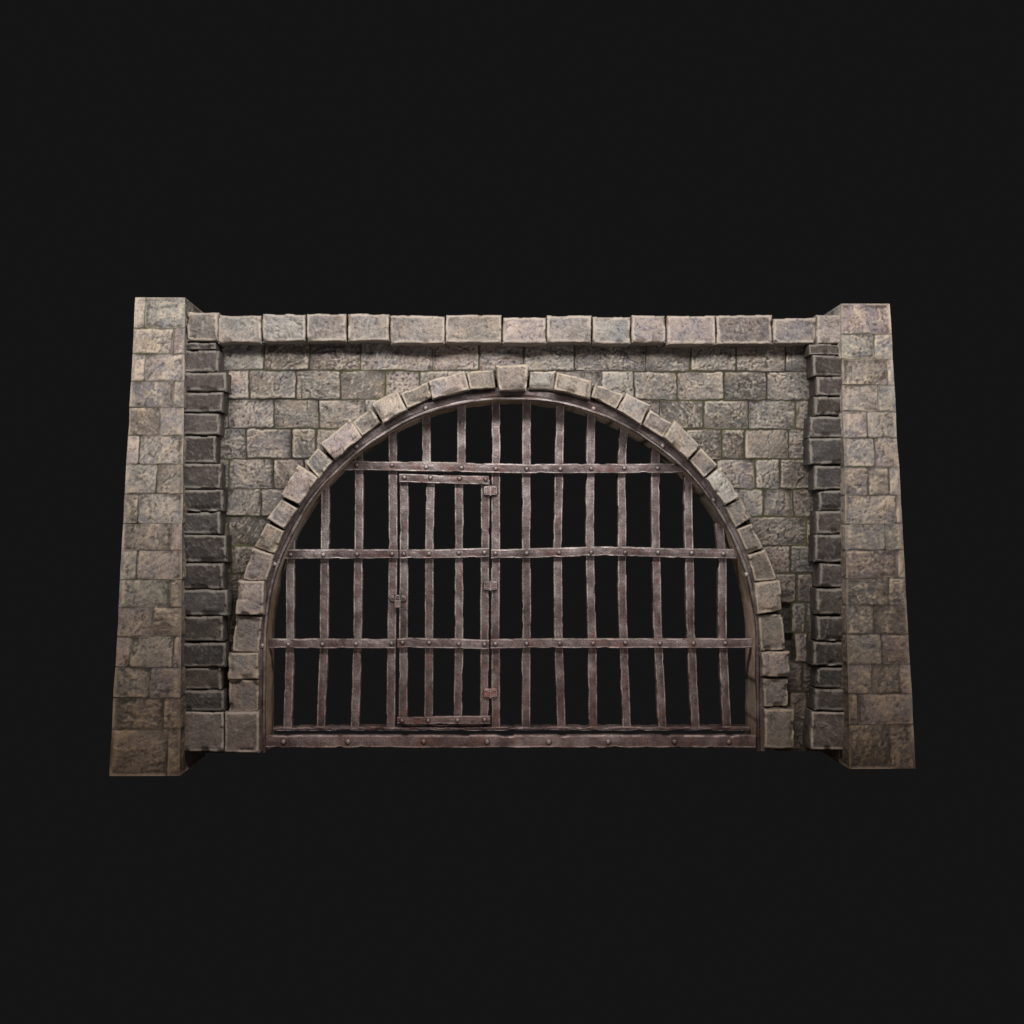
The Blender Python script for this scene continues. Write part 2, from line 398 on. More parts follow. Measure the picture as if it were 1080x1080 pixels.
def build_masonry():
    res = .0105
    x0, x1, z0, z1 = XP(188), XP(898), 0.0, ZP(345)
    U, V = np.meshgrid(np.arange(x0, x1, res), np.arange(z0, z1, res))
    ys = [792, 761, 730, 699, 667.5, 636, 605, 575.5, 545, 515.5, 484, 452, 421.5, 391, 358, 330]
    jx = {14: [], 13: [232, 277.5, 326, 380, 456, 505, 552.5, 606, 682, 729, 777, 829.5, 858],
          12: [238, 262, 312.5, 359, 406, 442.5, 520, 634, 669, 715, 764, 810, 856],
          11: [240.5, 288, 336, 385, 430, 650, 696, 742, 789.5, 840],
          10: [259, 307, 332.5, 380, 700, 762, 786, 832.5],
          9: [241, 288, 320, 757, 797, 823, 858], 8: [236, 275, 310, 770, 805.5, 837.5], 7: [240.5, 290, 790, 851],
          6: [244, 285, 800, 834], 5: [240, 262, 812, 840, 858], 4: [248, 280, 835, 850], 3: [240, 270, 838, 852],
          2: [232, 255, 829, 846], 1: [241, 270, 833, 851], 0: [232, 260, 830, 848]}
    courses = []
    for k in range(15):
        courses.append((ZP(ys[k]), ZP(ys[k + 1]), [x0 - .3] + [XP(x) for x in jx[k]] + [x1 + .3]))
    H, D, G, A = masonry(U, V, courses, 5, joint=.005, depth=.022, amp=.021, off=.007)
    # crumbling, pitted stretch low on the right
    pit = sstep(XP(800), XP(835), U) * sstep(ZP(560), ZP(620), V) * 0 + sstep(XP(812), XP(834), U) * (1 - sstep(ZP(640), ZP(560), V))
    H = H - pit * .002 * sstep(.45, .75, fbm(U * 14, V * 14, 77, 4))
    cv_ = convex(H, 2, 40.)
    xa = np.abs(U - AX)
    stain_shade = sstep(2.2, 2.9, xa) * (1 - sstep(.7, 2.7, V)) + .65 * sstep(2.80, 3.15, xa)  # dirt and baked occlusion painted dark on the lower wall and its ends
    cv_ = np.clip(cv_ - .30 * np.minimum(stain_shade, 1) * (.55 + .9 * fbm(U * 3, V * 3, 88, 4)), 0, 1)
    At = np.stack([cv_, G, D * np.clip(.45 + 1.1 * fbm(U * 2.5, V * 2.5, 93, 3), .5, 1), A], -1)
    # hole for the arch (edge lies behind the arch stones)
    rr = 2.80
    q = lambda a: (a[:-1, :-1] + a[1:, 1:]) / 2
    cu, cv = q(U), q(V)
    hole = ((np.hypot(cu - AX, cv - AZ) < rr) & (cv >= AZ)) | ((np.abs(cu - AX) < rr) & (cv < AZ))
    mb = MB()
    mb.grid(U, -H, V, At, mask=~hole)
    # body behind the sheet: foot, ends, top, back and the reveal of the arch
    Yb = .66
    neutral = (.45, .4, .1, .5)
    def quad(p): mb.add(p, [(0, 1, 2, 3)], [neutral] * 4)
    xe0, xe1 = x0, U[0, -1]; zt = V[-1, 0]
    for a, b in ((xe0, AX - rr), (AX + rr, xe1)):
        quad([(a, .03, .004), (b, .03, .004), (b, Yb, .004), (a, Yb, .004)])
    quad([(xe0, .03, 0), (xe0, Yb, 0), (xe0, Yb, zt), (xe0, .03, zt)])
    quad([(xe1, .03, 0), (xe1, Yb, 0), (xe1, Yb, zt), (xe1, .03, zt)])
    quad([(xe0, .03, zt), (xe1, .03, zt), (xe1, Yb, zt), (xe0, Yb, zt)])
    ri = 2.585
    pc = arch_curve(ri, 96)
    # reveal, rough plastered stone
    k = 30; n = len(pc)
    px_ = np.array([p[0] for p in pc]); pz_ = np.array([p[1] for p in pc])
    w = np.linspace(0, 1, k)[:, None]
    GX = px_[None].repeat(k, 0); GZ = pz_[None].repeat(k, 0); GY = -.03 + (Yb + .03) * w + 0 * GX
    arc = np.concatenate([[0], np.cumsum(np.hypot(np.diff(px_), np.diff(pz_)))])[None].repeat(k, 0)
    nn = (fbm(arc * 5, GY * 5, 41, 4) - .5) * .035
    nx = AX - GX; nz = np.where(GZ > AZ, AZ - GZ, 0); ln = np.hypot(nx, nz)
    GX = GX + nx / ln * nn; GZ = GZ + nz / ln * nn
    sid = np.floor(arc / .42)
    AA = np.stack([np.clip(.5 + nn * 9, 0, 1), _h(sid, sid * 0, 3), np.clip(1 - np.abs(arc / .42 - sid - .02) * 22, 0, .8), _h(sid, sid * 0, 9)], -1)
    mb.grid(GX, GY, GZ, AA, m=1)
    # back face, from reveal to the outline
    outer = []
    for (x, z) in pc:
        dx, dz = x - AX, z - AZ
        if z <= AZ: outer.append((xe0 if dx < 0 else xe1, z)); continue
        t = min([abs((xe0 if dx < 0 else xe1) - AX) / abs(dx) if abs(dx) > 1e-6 else 1e9, (zt - AZ) / dz if dz > 1e-6 else 1e9])
        outer.append((AX + dx * t, AZ + dz * t))
    vs = [(x, Yb, z) for x, z in pc] + [(x, Yb, z) for x, z in outer]
    mb.add(vs, [(i, i + 1, n + i + 1, n + i) for i in range(n - 1)], [neutral] * (2 * n))
    return mb.build('masonry', [M_WALL, M_SOF], WT)
build_masonry()

# --- coping along the top
COPING = [(197, 229.5, 328.7, 359.5), (230, 275, 332, 361), (276.5, 322, 331, 360), (323.5, 365, 331, 360), (366.5, 410.5, 330.5, 359.5),
          (411.5, 469, 332.5, 362), (470, 529, 332, 361), (530.5, 576, 334, 362), (577, 624, 332.5, 361), (625, 665, 334, 362),
          (666.3, 702, 332, 361), (703.3, 755, 333, 363), (756, 814.5, 332, 363), (816, 861, 335, 362), (862, 889, 331, 362)]
for k, (a, b, t, d) in enumerate(COPING):
    Yf = -.26 + random.uniform(-.02, .02)
    if k in (0, 14): Yf = -.31
    block('coping_stone', [(a, t), (b, t + random.uniform(-.5, .5)), (b, d + random.uniform(-.5, .5)), (a, d)], Yf, .70, M_COP, WT, 300 + k, bev=.027, amp=.016)

# --- arch stones
ARCH = [  # TL-ordered as outer-start, outer-end, inner-end, inner-start ; protrusion
 ([(241, 717), (272, 717.5), (272, 750), (241.5, 750.5)], .15), ([(240.5, 689), (272.5, 689), (272, 716), (240, 716.5)], .19),
 ([(249, 650), (276.3, 650.5), (273, 688), (245, 687.5)], .14), ([(251, 612.5), (278, 613), (277, 648.5), (248, 648)], .21),
 ([(266, 578), (289, 584.5), (281, 612), (255.5, 611)], .16), ([(281, 552), (299, 560), (290, 583.5), (267, 576.5)], .14),
 ([(296, 526), (314, 536), (299, 557.5), (281, 547)], .17), ([(314, 490), (335, 504.5), (315, 532), (295, 522.5)], .22),
 ([(335, 472), (351, 486), (336, 504), (321.5, 488.5)], .15), ([(369, 441.5), (381, 460.5), (352.5, 484.5), (338, 468)], .20),
 ([(391, 430), (401, 445.5), (382, 459.5), (371.5, 445)], .14), ([(419, 411), (429, 432), (404, 445.5), (391.5, 425)], .20),
 ([(451, 402.5), (456, 418), (430, 431), (422.5, 415)], .14), ([(490, 391), (494.5, 410.5), (456.5, 420.5), (452.5, 401.5)], .20),
 ([(520.5, 389.5), (522.5, 409), (495.5, 411), (492, 392)], .15),
 ([(559, 392), (586, 391), (584, 411), (557.5, 409.5)], .15), ([(587.5, 392), (625.5, 401), (622, 420), (585, 410.5)], .20),
 ([(627.5, 404.5), (658, 416), (650, 431), (624, 418.5)], .14), ([(661, 414), (686, 427), (676, 447.5), (651.5, 431.5)], .20),
 ([(686, 432), (709, 446), (699, 461.5), (677.5, 448)], .14), ([(712.5, 443), (739, 470), (726, 484), (700, 460.5)], .21),
 ([(740, 472.5), (757, 491), (742.5, 503), (727.5, 485.5)], .14), ([(761, 492.5), (780.5, 524), (765, 532.5), (745.5, 505)], .21),
 ([(781, 526), (794, 546), (776.5, 556), (765.5, 534)], .15), ([(793, 552), (805.5, 578), (789, 584), (777.5, 558)], .12),
 ([(807, 579.5), (820, 611), (796, 613), (789.5, 585.5)], .13), ([(822.5, 612), (826, 644), (799.5, 648), (796.5, 615)], .20),
 ([(825.5, 647), (829, 685), (803, 686.5), (800, 649)], .15), ([(833, 687.5), (833.5, 714), (805, 714), (804, 688)], .19),
 ([(831, 716), (831, 745), (806, 745.5), (805, 715.5)], .13)]
for k, (q, pr) in enumerate(ARCH):
    mx_, my_ = sum(p[0] for p in q) / 4, sum(p[1] for p in q) / 4
    c = [(mx_ + (x - mx_) * 1.012, my_ + (y - my_) * 1.012) for x, y in q]
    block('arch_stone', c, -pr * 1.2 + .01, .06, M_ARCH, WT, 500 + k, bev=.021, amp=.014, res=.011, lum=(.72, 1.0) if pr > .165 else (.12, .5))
block('keystone', [(522.8, 384.5), (558, 384), (555, 411.5), (525.8, 412)], -.26, .06, M_ARCH, WT, 560, bev=.03, amp=.014, label='wedge shaped keystone at the crown of the arch')
block('base_stone', [(236.5, 751), (273.3, 750.5), (273.3, 794.5), (236.5, 794)], -.305, .10, M_BASE, WT, 561, bev=.025, amp=.008)
block('base_stone', [(806.5, 748), (838, 748), (838, 789.5), (806.5, 790)], -.22, .10, M_ARCH, WT, 562, bev=.025, amp=.010)

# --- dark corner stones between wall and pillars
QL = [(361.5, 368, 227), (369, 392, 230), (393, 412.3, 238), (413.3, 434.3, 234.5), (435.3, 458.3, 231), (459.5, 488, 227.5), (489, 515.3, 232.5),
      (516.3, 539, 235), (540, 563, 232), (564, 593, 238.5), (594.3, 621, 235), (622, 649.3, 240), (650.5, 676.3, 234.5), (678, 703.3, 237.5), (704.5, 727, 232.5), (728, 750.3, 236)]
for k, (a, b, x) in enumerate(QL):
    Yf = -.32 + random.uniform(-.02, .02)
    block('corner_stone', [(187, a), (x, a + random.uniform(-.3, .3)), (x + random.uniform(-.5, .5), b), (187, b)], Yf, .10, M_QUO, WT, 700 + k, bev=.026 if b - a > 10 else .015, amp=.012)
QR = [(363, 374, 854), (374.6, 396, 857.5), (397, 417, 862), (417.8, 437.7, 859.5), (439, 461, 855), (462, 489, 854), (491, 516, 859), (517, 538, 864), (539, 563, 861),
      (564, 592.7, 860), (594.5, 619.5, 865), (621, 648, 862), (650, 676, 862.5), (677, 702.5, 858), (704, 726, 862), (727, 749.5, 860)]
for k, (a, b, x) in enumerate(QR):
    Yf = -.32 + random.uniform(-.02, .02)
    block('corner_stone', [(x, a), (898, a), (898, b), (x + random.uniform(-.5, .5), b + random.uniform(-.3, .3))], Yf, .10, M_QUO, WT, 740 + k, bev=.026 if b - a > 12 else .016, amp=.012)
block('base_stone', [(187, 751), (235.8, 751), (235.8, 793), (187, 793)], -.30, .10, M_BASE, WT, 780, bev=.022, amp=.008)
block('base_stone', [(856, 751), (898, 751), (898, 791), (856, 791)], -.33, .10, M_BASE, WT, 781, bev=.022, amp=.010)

# --- pillars: tapered, coursed stone on all faces
def pillar(px, ytop, ybot, ysc, joints, label, seed):
    """px: outer-top, inner-top, outer-bottom, inner-bottom x of the front in the photograph (left to right order kept)"""
    xl0, xr0, xl1, xr1 = px
    YT, YB, BK = -.40, -.62, .80
    zt, zb = P(540, ytop, YT).z, P(540, ybot, YB).z
    tl, tr = P(xl0, ytop, YT).x, P(xr0, ytop, YT).x
    bl, br = P(xl1, ybot, YB).x, P(xr1, ybot, YB).x
    yf = lambda z: YB + (YT - YB) * (z - zb) / (zt - zb)
    zs = [P(540, y, -.5).z for y in ysc]; zs[0] = zt + .2; zs[-1] = zb - .2
    root_loc = ((bl + br) / 2, (YB + BK) / 2, zb)
    root = bpy.data.objects.new('tmp', None); root['_o'] = root_loc
    mb = MB()
    res = .0135
    V1 = np.arange(zb, zt + res * .5, res); V1[-1] = zt
    f = (V1 - zb) / (zt - zb)
    Lx = bl + (tl - bl) * f + (fbm(V1 * 3, V1 * 0, seed + 11, 4) - .5) * .014
    Rx = br + (tr - br) * f + (fbm(V1 * 3, V1 * 0, seed + 12, 4) - .5) * .014
    Fy = yf(V1); By = np.full_like(V1, BK)
    corners = [(Lx, Fy), (Rx, Fy), (Rx, By), (Lx, By)]
    rj = np.random.default_rng(seed)
    rim_top = None
    for fi in range(4):
        (ax, ay), (bx, by) = corners[fi], corners[(fi + 1) % 4]
        wid = float(np.hypot(bx - ax, by - ay).mean())
        n = int(wid / (res if fi in (0, 1, 3) else .03))
        S = np.linspace(0, 1, n)[None].repeat(len(V1), 0)
        VV = V1[:, None].repeat(n, 1)
        Wr = np.hypot(bx - ax, by - ay)[:, None]
        U = S * Wr
        cs = []
        for k in range(len(zs) - 1):
            if fi == 0:
                yc = (ysc[k] + ysc[k + 1]) / 2
                zc = max(min((zs[k] + zs[k + 1]) / 2, zt), zb)
                a0 = float(np.interp(zc, V1, ax))
                js = [P(x, yc, yf(zc)).x - a0 for x in joints[k]]
            else:
                js = [wid * t for t in ([.36, .74] if k % 2 else [.58])]
                js = [j + rj.uniform(-.08, .08) for j in js]
            cs.append((zs[k + 1], zs[k], [-1.] + js + [9.]))
        H, D, G, A = masonry(U, VV, cs, seed + fi * 3, joint=.003, depth=.011, amp=.015, off=.003)
        ed = np.minimum(U, Wr - U)
        fade = sstep(0, .05, ed)
        edt = np.minimum(zt - VV, VV - zb)
        H = H * fade * sstep(0, .03, edt)
        rnd = -.020 * (1 - sstep(0, .035, ed))
        nx = (by - ay)[:, None]; ny = -(bx - ax)[:, None]; ln = np.hypot(nx, ny); nx, ny = nx / ln, ny / ln
        X = ax[:, None] * (1 - S) + bx[:, None] * S + nx * H
        Y = ay[:, None] * (1 - S) + by[:, None] * S + ny * H
        conv = convex(H, 2, 46.) + .35 * np.exp(-((ed - .045) / .022) ** 2) * fbm(U * 8, VV * 6, seed + 40, 3)
        conv = np.clip(conv, 0, 1)
        Z = VV + 0 * S
        mb.grid(X, Y, Z, np.stack([np.clip(conv, .16, 1), G, D * (.35 + .8 * fbm(U * 3, VV * 3, seed + 44, 3)), A], -1))
    for z, k in ((zt, -1), (zb, 0)):
        p = [(c[0][k], c[1][k], z) for c in corners]
        mb.add(p, [(0, 1, 2, 3) if k else (3, 2, 1, 0)], [(.5, .5, 0, .5)] * 4)
    o = mb.build('stone_pillar', [M_PIL], root)
    o.parent = None; o.location = root_loc
    bpy.data.objects.remove(root)
    o['label'] = label; o['category'] = 'pillar'; o['kind'] = 'thing'; o['group'] = 'stone pillars at the ends of the wall'
    return o
pillar((143, 195, 115.3, 189.3), 315, 817, [300, 346, 373, 402, 430, 459.5, 490, 521, 552, 580.5, 611, 640, 670.5, 702.5, 734.5, 767, 830],
       [[153], [183], [153], [182], [168], [147], [165.5], [145.5], [179.5], [144], [179], [161], [136, 182], [157], [172], [175]],
       'tapering stone pillar left of the gate, nearest the barred wicket door', 21)
pillar((887, 938.3, 896, 966), 319, 812, [300, 350, 377, 404.5, 432.5, 461, 492, 522, 552.5, 580, 610, 639, 669, 700.5, 732, 764, 830],
       [[], [922], [936], [926], [915], [922.5], [915.5, 937.5], [945], [933], [947], [937.5], [922], [930], [920, 949], [905], [939]],
       'tapering stone pillar right of the gate, beyond the wall end far from the wicket door', 52)

# ------------------------------------------------------------------ iron gate
GT = thing('iron_gate', (AX, .3, 0), 'riveted brown iron gate of upright bars filling the arch, with sill and curved frame', 'gate')

def strap(name, pts, hw, Yf, Yb, parent, seed, axis='v', mat=None, nick=.0035, bow=.009, ends=True, resl=.022, hw2=None):
    """flat hammered bar through photograph points (centre line); half width hw in metres"""
    mat = mat or M_IRON
    w = [P(x, y, Yf) for x, y in pts]
    p = np.array([(q.x, q.z) for q in w])
    L = np.concatenate([[0], np.cumsum(np.hypot(*np.diff(p, axis=0).T))])
    n = max(6, int(L[-1] / resl))
    s = np.linspace(0, L[-1], n)
    # smooth interpolation through the points
    cx, cz = np.interp(s, L, p[:, 0]), np.interp(s, L, p[:, 1])
    k = max(1, int(.18 / resl))
    def sm(a):
        b = np.concatenate([2 * a[0] - a[1:k + 1][::-1], a, 2 * a[-1] - a[-k - 1:-1][::-1]])
        return np.convolve(b, np.ones(2 * k + 1) / (2 * k + 1), 'valid')
    if n > 2 * k + 4: cx, cz = sm(cx), sm(cz)
    s0 = s * 0 + seed * 3.7
    wobble = (fbm(s * 2.1, s0, seed, 3) - .5) * .010
    if axis == 'v': cx = cx + wobble
    else: cz = cz + wobble * .6
    yo = (fbm(s * 1.3, s0 + 5, seed + 1, 3) - .5) * 2 * bow
    def edge(k_):
        e = (fbm(s * 6, s0 + 11 * k_, seed + 2 + k_, 3) - .5) * 2 * nick
        return e - nick * 1.8 * sstep(.70, .82, vn(s * 9, s0 + 3 * k_, seed + 9 + k_))
    hl, hr = hw + edge(1), hw + edge(2)
    b = .012
    # cross-section (lateral in units of half width sign, depth), with a worn-edge weight
    T = Yb - Yf
    prof = [(-1, .0 + b, 1.), (-1 + .13, 0, 1.), (-.66, 0, .0), (0, -.002, .0), (.66, 0, .0), (1 - .13, 0, 1.), (1, b, 1.), (1, .035, .1), (1, T - b, .3), (.8, T, .3), (-.8, T, .3), (-1, T - b, .3), (-1, .035, .1)]
    m = len(prof)
    V = np.zeros((n, m, 3)); A = np.zeros((n, m, 4))
    for j, (l, dpt, e) in enumerate(prof):
        lat = np.where(l < 0, l * hl, l * hr)
        if axis == 'v': V[:, j, 0] = cx + lat; V[:, j, 2] = cz
        else: V[:, j, 0] = cx; V[:, j, 2] = cz - lat
        V[:, j, 1] = Yf + dpt + yo + (fbm(s * 14, s0 + j * 2.3, seed + 20 + j, 2) - .5) * .006
        A[:, j, 0] = e * np.clip((.35 + 1.0 * fbm(s * 3, s0 + l, seed + 33 + j, 3)), 0, 1); A[:, j, 1] = .5; A[:, j, 3] = .5
    F_ = []
    for i in range(n - 1):
        for j in range(m):
            a, c = i * m + j, i * m + (j + 1) % m
            F_.append((a, c, c + m, a + m) if axis == 'v' else (a, a + m, c + m, c))
    F_.append(tuple(range(m))); F_.append(tuple(range((n - 1) * m, n * m))[::-1])
    o = link(name, V.reshape(-1, 3), F_, A.reshape(-1, 4), [mat], parent, None, False)
    o['_y'] = 0.
    return o

def rivet(px, py, Yf, parent, r=.0245, mat=None, hgt=.022):
    c = P(px, py, Yf)
    v, f, a = [], [], []
    seg = 14
    tl = rng.uniform(0, 6)
    rings = [(1.12, .0, .0), (1.05, -.18, .2), (.95, -.5, .3), (.72, -.85, .6), (.38, -1.05, .7)]
    for (rr, d, e) in rings:
        for k in range(seg):
            t = 2 * math.pi * k / seg
            j = 1 + .06 * math.sin(3 * t + tl)
            v.append((c.x + r * rr * j * math.cos(t), Yf + d * hgt, c.z + r * rr * j * math.sin(t))); a.append((e, .5, 1. if d == 0 else 0., .5))
    for i in range(len(rings) - 1):
        for k in range(seg):
            f.append((i * seg + k, i * seg + (k + 1) % seg, (i + 1) * seg + (k + 1) % seg, (i + 1) * seg + k))
    f.append(tuple(range((len(rings) - 1) * seg, len(rings) * seg)))
    return link('rivet', v, f, a, [mat or M_RIVET], parent)

# curved frame under the arch stones
def arch_frame():
    prof = [(2.705, -.035, 0., 1.), (2.700, -.050, .1, .7), (2.660, -.058, 0., .25), (2.618, -.056, 0., .12), (2.612, -.056, .0, .35), (2.600, -.070, .5, 0), (2.584, -.072, 1., 0), (2.578, -.066, .8, 0), (2.574, -.045, .3, 0.1), (2.576, .0, .1, .4), (2.592, .01, 0, .8), (2.700, .05, 0, .8)]
    base = arch_curve(1.0, 110)
    n = len(base); m = len(prof)
    nl = 15
    V = np.zeros((n, m, 3)); A = np.zeros((n, m, 4)); A[..., 1] = .5; A[..., 3] = .5
    s = np.arange(n) * .075
    for j, (r, y, e, dk) in enumerate(prof):
        nz = (fbm(s * 2.2, s * 0 + j * .35, 61, 4) - .5) * .030 if j > 2 else 0 * s
        cur = np.array(arch_curve(r, 110, ZP(793, -.06)))
        dx = cur[:, 0] - AX; dz = np.where(cur[:, 1] > AZ, cur[:, 1] - AZ, 0); l = np.hypot(dx, dz)
        V[:, j, 0] = cur[:, 0] + dx / l * nz; V[:, j, 2] = cur[:, 1] + dz / l * nz
        V[:, j, 1] = y + (fbm(s * 3, s * 0 + j, 65, 3) - .5) * .012
        A[:, j, 0] = e * np.clip(.3 + 1.0 * fbm(s * 2.2, s * 0 + j, 68, 3), 0, 1) * np.clip((V[:, j, 2] + .2) / 1.6, .15, 1); A[:, j, 2] = dk
    f = []
    for i in range(n - 1):
        for j in range(m):
            a, c = i * m + j, i * m + (j + 1) % m
            f.append((a, a + m, c + m, c))
    f.append(tuple(range(m))[::-1]); f.append(tuple(range((n - 1) * m, n * m)))
    return link('arch_frame', V.reshape(-1, 3), f, A.reshape(-1, 4), [M_FRAME], GT, None, False)
fr = arch_frame(); fr['_o'] = tuple(GT['_o'])
for x, y in ((276.5, 681), (289.5, 595), (376, 471), (449, 430), (626, 431), (699, 470), (752.5, 527.5), (787.5, 606), (802.3, 682)):
    rivet(x, y, -.060, fr, .028)

BY0, BY1 = .30, .42       # upright bars
RY0, RY1 = .23, .30       # cross rails, riveted on in front
HW = .047
def bar(pts, parent=GT, name='bar', hw=HW):
    bar.k += 1
    return strap(name, pts, hw, BY0, BY1, parent, 900 + bar.k * 13, 'v')
bar.k = 0
BARS = [[(307, 570), (306, 590), (306, 672), (303, 769)], [(343, 512), (342.5, 590), (342, 672), (338, 769)],
        [(378, 476), (379, 500), (378, 580), (377, 672), (374.5, 769)], [(414, 450), (414.2, 500), (414.5, 590), (413, 672), (412, 769)],
        [(450, 434), (450, 494)], [(487, 425), (486.5, 494)],
        [(523, 421), (523, 500), (522.5, 672), (523, 769)], [(555.5, 421), (555, 500), (555.5, 600), (555, 769)],
        [(591, 425), (589.5, 500), (588, 580), (589, 672), (592.5, 769)], [(624, 436), (622.5, 503), (622, 580), (624.5, 672), (626, 769)],
        [(658, 450), (656, 503), (656, 580), (657.5, 672), (661, 769)], [(692, 470), (691, 503), (692, 580), (694, 672), (699, 769)],
        [(726, 503), (727, 580), (729, 672), (734, 769)], [(759, 552), (762, 590), (762, 672), (767, 769)]]
for b in BARS: bar(b)

rail_k = [0]
def rail(pts, rivs, parent=GT, name='rail', hw=.052, Y0=RY0, Y1=RY1, riv_parent=None):
    rail_k[0] += 1
    o = strap(name, pts, hw, Y0, Y1, parent, 1500 + rail_k[0] * 17, 'h', nick=.004, bow=.005)
    o['_o'] = tuple(parent['_o'])
    for x, y in rivs: rivet(x, y, Y0 - .006, riv_parent or o)
    return o
rail([(362, 491), (400, 491), (505, 493.3), (540, 494.3), (640, 494), (720, 493.5)],
     [(376.5, 490.5), (413.5, 490.5), (449.5, 492.5), (487, 493), (523, 494), (555.5, 494.5), (591, 494.5), (623.5, 494), (658.5, 493.5), (693.5, 493.5)])
rail([(300, 584.5), (420, 584.3)], [(306.5, 585), (341, 585), (376.5, 584.3), (413.5, 584.3)])
rail([(518, 584.5), (560, 583.5), (640, 581), (720, 583.5), (777, 584.2)],
     [(522.5, 583.5), (555.5, 583.3), (589.5, 582.7), (623.5, 582.5), (659.5, 582.5), (694, 582.5), (729.5, 583), (763, 584)])
rail([(284, 678.8), (417, 678.8)], [(304, 679.5), (340, 679.5), (375.5, 679), (413, 678.5)])
rail([(517.5, 679), (600, 678.5), (793, 678.5)],
     [(522.5, 679), (555.5, 678.5), (590.5, 678.5), (625.5, 678.3), (659.5, 678), (696, 678.5), (731.5, 678.5), (765, 678)])

sill = strap('sill', [(280, 782.3), (540, 782.2), (797, 782.2)], 0.066, -.03, .09, GT, 2001, 'h', nick=.007, bow=.004)
sill['_o'] = tuple(GT['_o'])
for x in (299, 367, 446.5, 514, 579, 641.5, 711.5, 769): rivet(x, 782.5, -.036, sill, .029, hgt=.018)
strap('threshold_bar', [(288, 768.8), (540, 768.6), (790, 768.6)], .020, .27, .50, GT, 2011, 'h', mat=M_IRON, nick=.005, bow=.003)

# wicket door, hinged on the right
DR = thing('wicket_door', None, None, None, parent=GT)
DB = [[(426.5, 504), (426, 590), (425.5, 672), (425, 760)], [(454, 504), (453, 580), (452.5, 672), (452, 760)],
      [(484, 505), (484.3, 580), (484, 672), (483, 760)], [(512, 506), (511.3, 580), (511, 672), (510.8, 760)]]
for b in DB: bar(b, DR, 'door_bar')
rail([(421, 504.3), (515.5, 506.6)], [(426.5, 503.5), (454, 503.7), (484.5, 504.5), (512, 505.3)], DR, 'door_rail', .046, riv_parent=DR)
rail([(421.5, 584.3), (470, 584), (515.7, 582.7)], [(426, 584), (452.5, 583.8), (484, 583), (511, 582.5)], DR, 'door_rail', .050, riv_parent=DR)
rail([(419, 678), (470, 678.5), (515.7, 680)], [(424.5, 677.5), (452.5, 677.7), (484, 679), (511, 679.5)], DR, 'door_rail', .052, riv_parent=DR)
rail([(419, 759.7), (517, 759.5)], [(424, 760.3), (451.5, 760), (482.5, 759.5), (511, 759)], DR, 'door_rail', .042, riv_parent=DR)

def hinge(px, py):
    c = P(px, py, BY0 - .045)
    v, f, a = [], [], []
    def plate(x0, x1, z0, z1, y0, y1, r):
        n0 = len(v); out = []
        for (cx, cz, t0) in ((x1 - r, z1 - r, 0), (x0 + r, z1 - r, 90), (x0 + r, z0 + r, 180), (x1 - r, z0 + r, 270)):
            for k in range(5):
                t = math.radians(t0 + 22.5 * k); out.append((cx + r * math.cos(t), cz + r * math.sin(t)))
        n = len(out); mx, mz = (x0 + x1) / 2, (z0 + z1) / 2
        for (sc, y, e, dk) in ((1.12, y1, 0, 1), (1.12, y0 + .016, 0, 1), (1.0, y0 + .013, 0, 1), (.97, y0 + .004, .7, 0), (.88, y0, .8, 0), (.78, y0, 0, 0)):  # dark outer rings paint an occlusion outline round the plate
            for x, z in out: v.append((mx + (x - mx) * sc, y, mz + (z - mz) * sc)); a.append((e, .5, dk, .5))
        for i in range(5):
            for k in range(n): f.append((n0 + i * n + k, n0 + i * n + (k + 1) % n, n0 + (i + 1) * n + (k + 1) % n, n0 + (i + 1) * n + k))
        f.append(tuple(range(n0 + 5 * n, n0 + 6 * n))); f.append(tuple(range(n0, n0 + n))[::-1])
    plate(c.x - .072, c.x - .008, c.z - .048, c.z + .048, c.y, c.y + .032, .020)
    plate(c.x + .008, c.x + .072, c.z - .048, c.z + .048, c.y, c.y + .032, .020)
    n0 = len(v); seg = 12
    for z in (c.z - .052, c.z - .018, c.z - .016, c.z + .016, c.z + .018, c.z + .052):
        rr = .016 if z not in (c.z - .016, c.z + .016) else .0165
        for k in range(seg):
            t = 2 * math.pi * k / seg; v.append((c.x + rr * math.cos(t), c.y + .006 + rr * math.sin(t), z)); a.append((.4, .5, 0, .5))
    for i in range(5):
        for k in range(seg): f.append((n0 + i * seg + k, n0 + i * seg + (k + 1) % seg, n0 + (i + 1) * seg + (k + 1) % seg, n0 + (i + 1) * seg + k))
    f.append(tuple(range(n0, n0 + seg))[::-1]); f.append(tuple(range(n0 + 5 * seg, n0 + 6 * seg)))
    for sx in (-.045, .045):                     # screw heads
        for sz in (-.026, .026):
            n0 = len(v)
            for (rr, y) in ((.011, 0), (.010, -.006), (.005, -.008)):
                for k in range(8):
                    t = 2 * math.pi * k / 8; v.append((c.x + sx + rr * math.cos(t), c.y + y, c.z + sz + rr * math.sin(t))); a.append((.6 if y < -.007 else 0, .5, 1 if y == 0 else .3, .5))
            for i in range(2):
                for k in range(8): f.append((n0 + i * 8 + k, n0 + i * 8 + (k + 1) % 8, n0 + (i + 1) * 8 + (k + 1) % 8, n0 + (i + 1) * 8 + k))
            f.append(tuple(range(n0 + 16, n0 + 24)))
    return link('hinge', v, f, a, [M_LOCK], DR, None, False)
for y in (517.3, 617.5, 731): hinge(517.3, y)

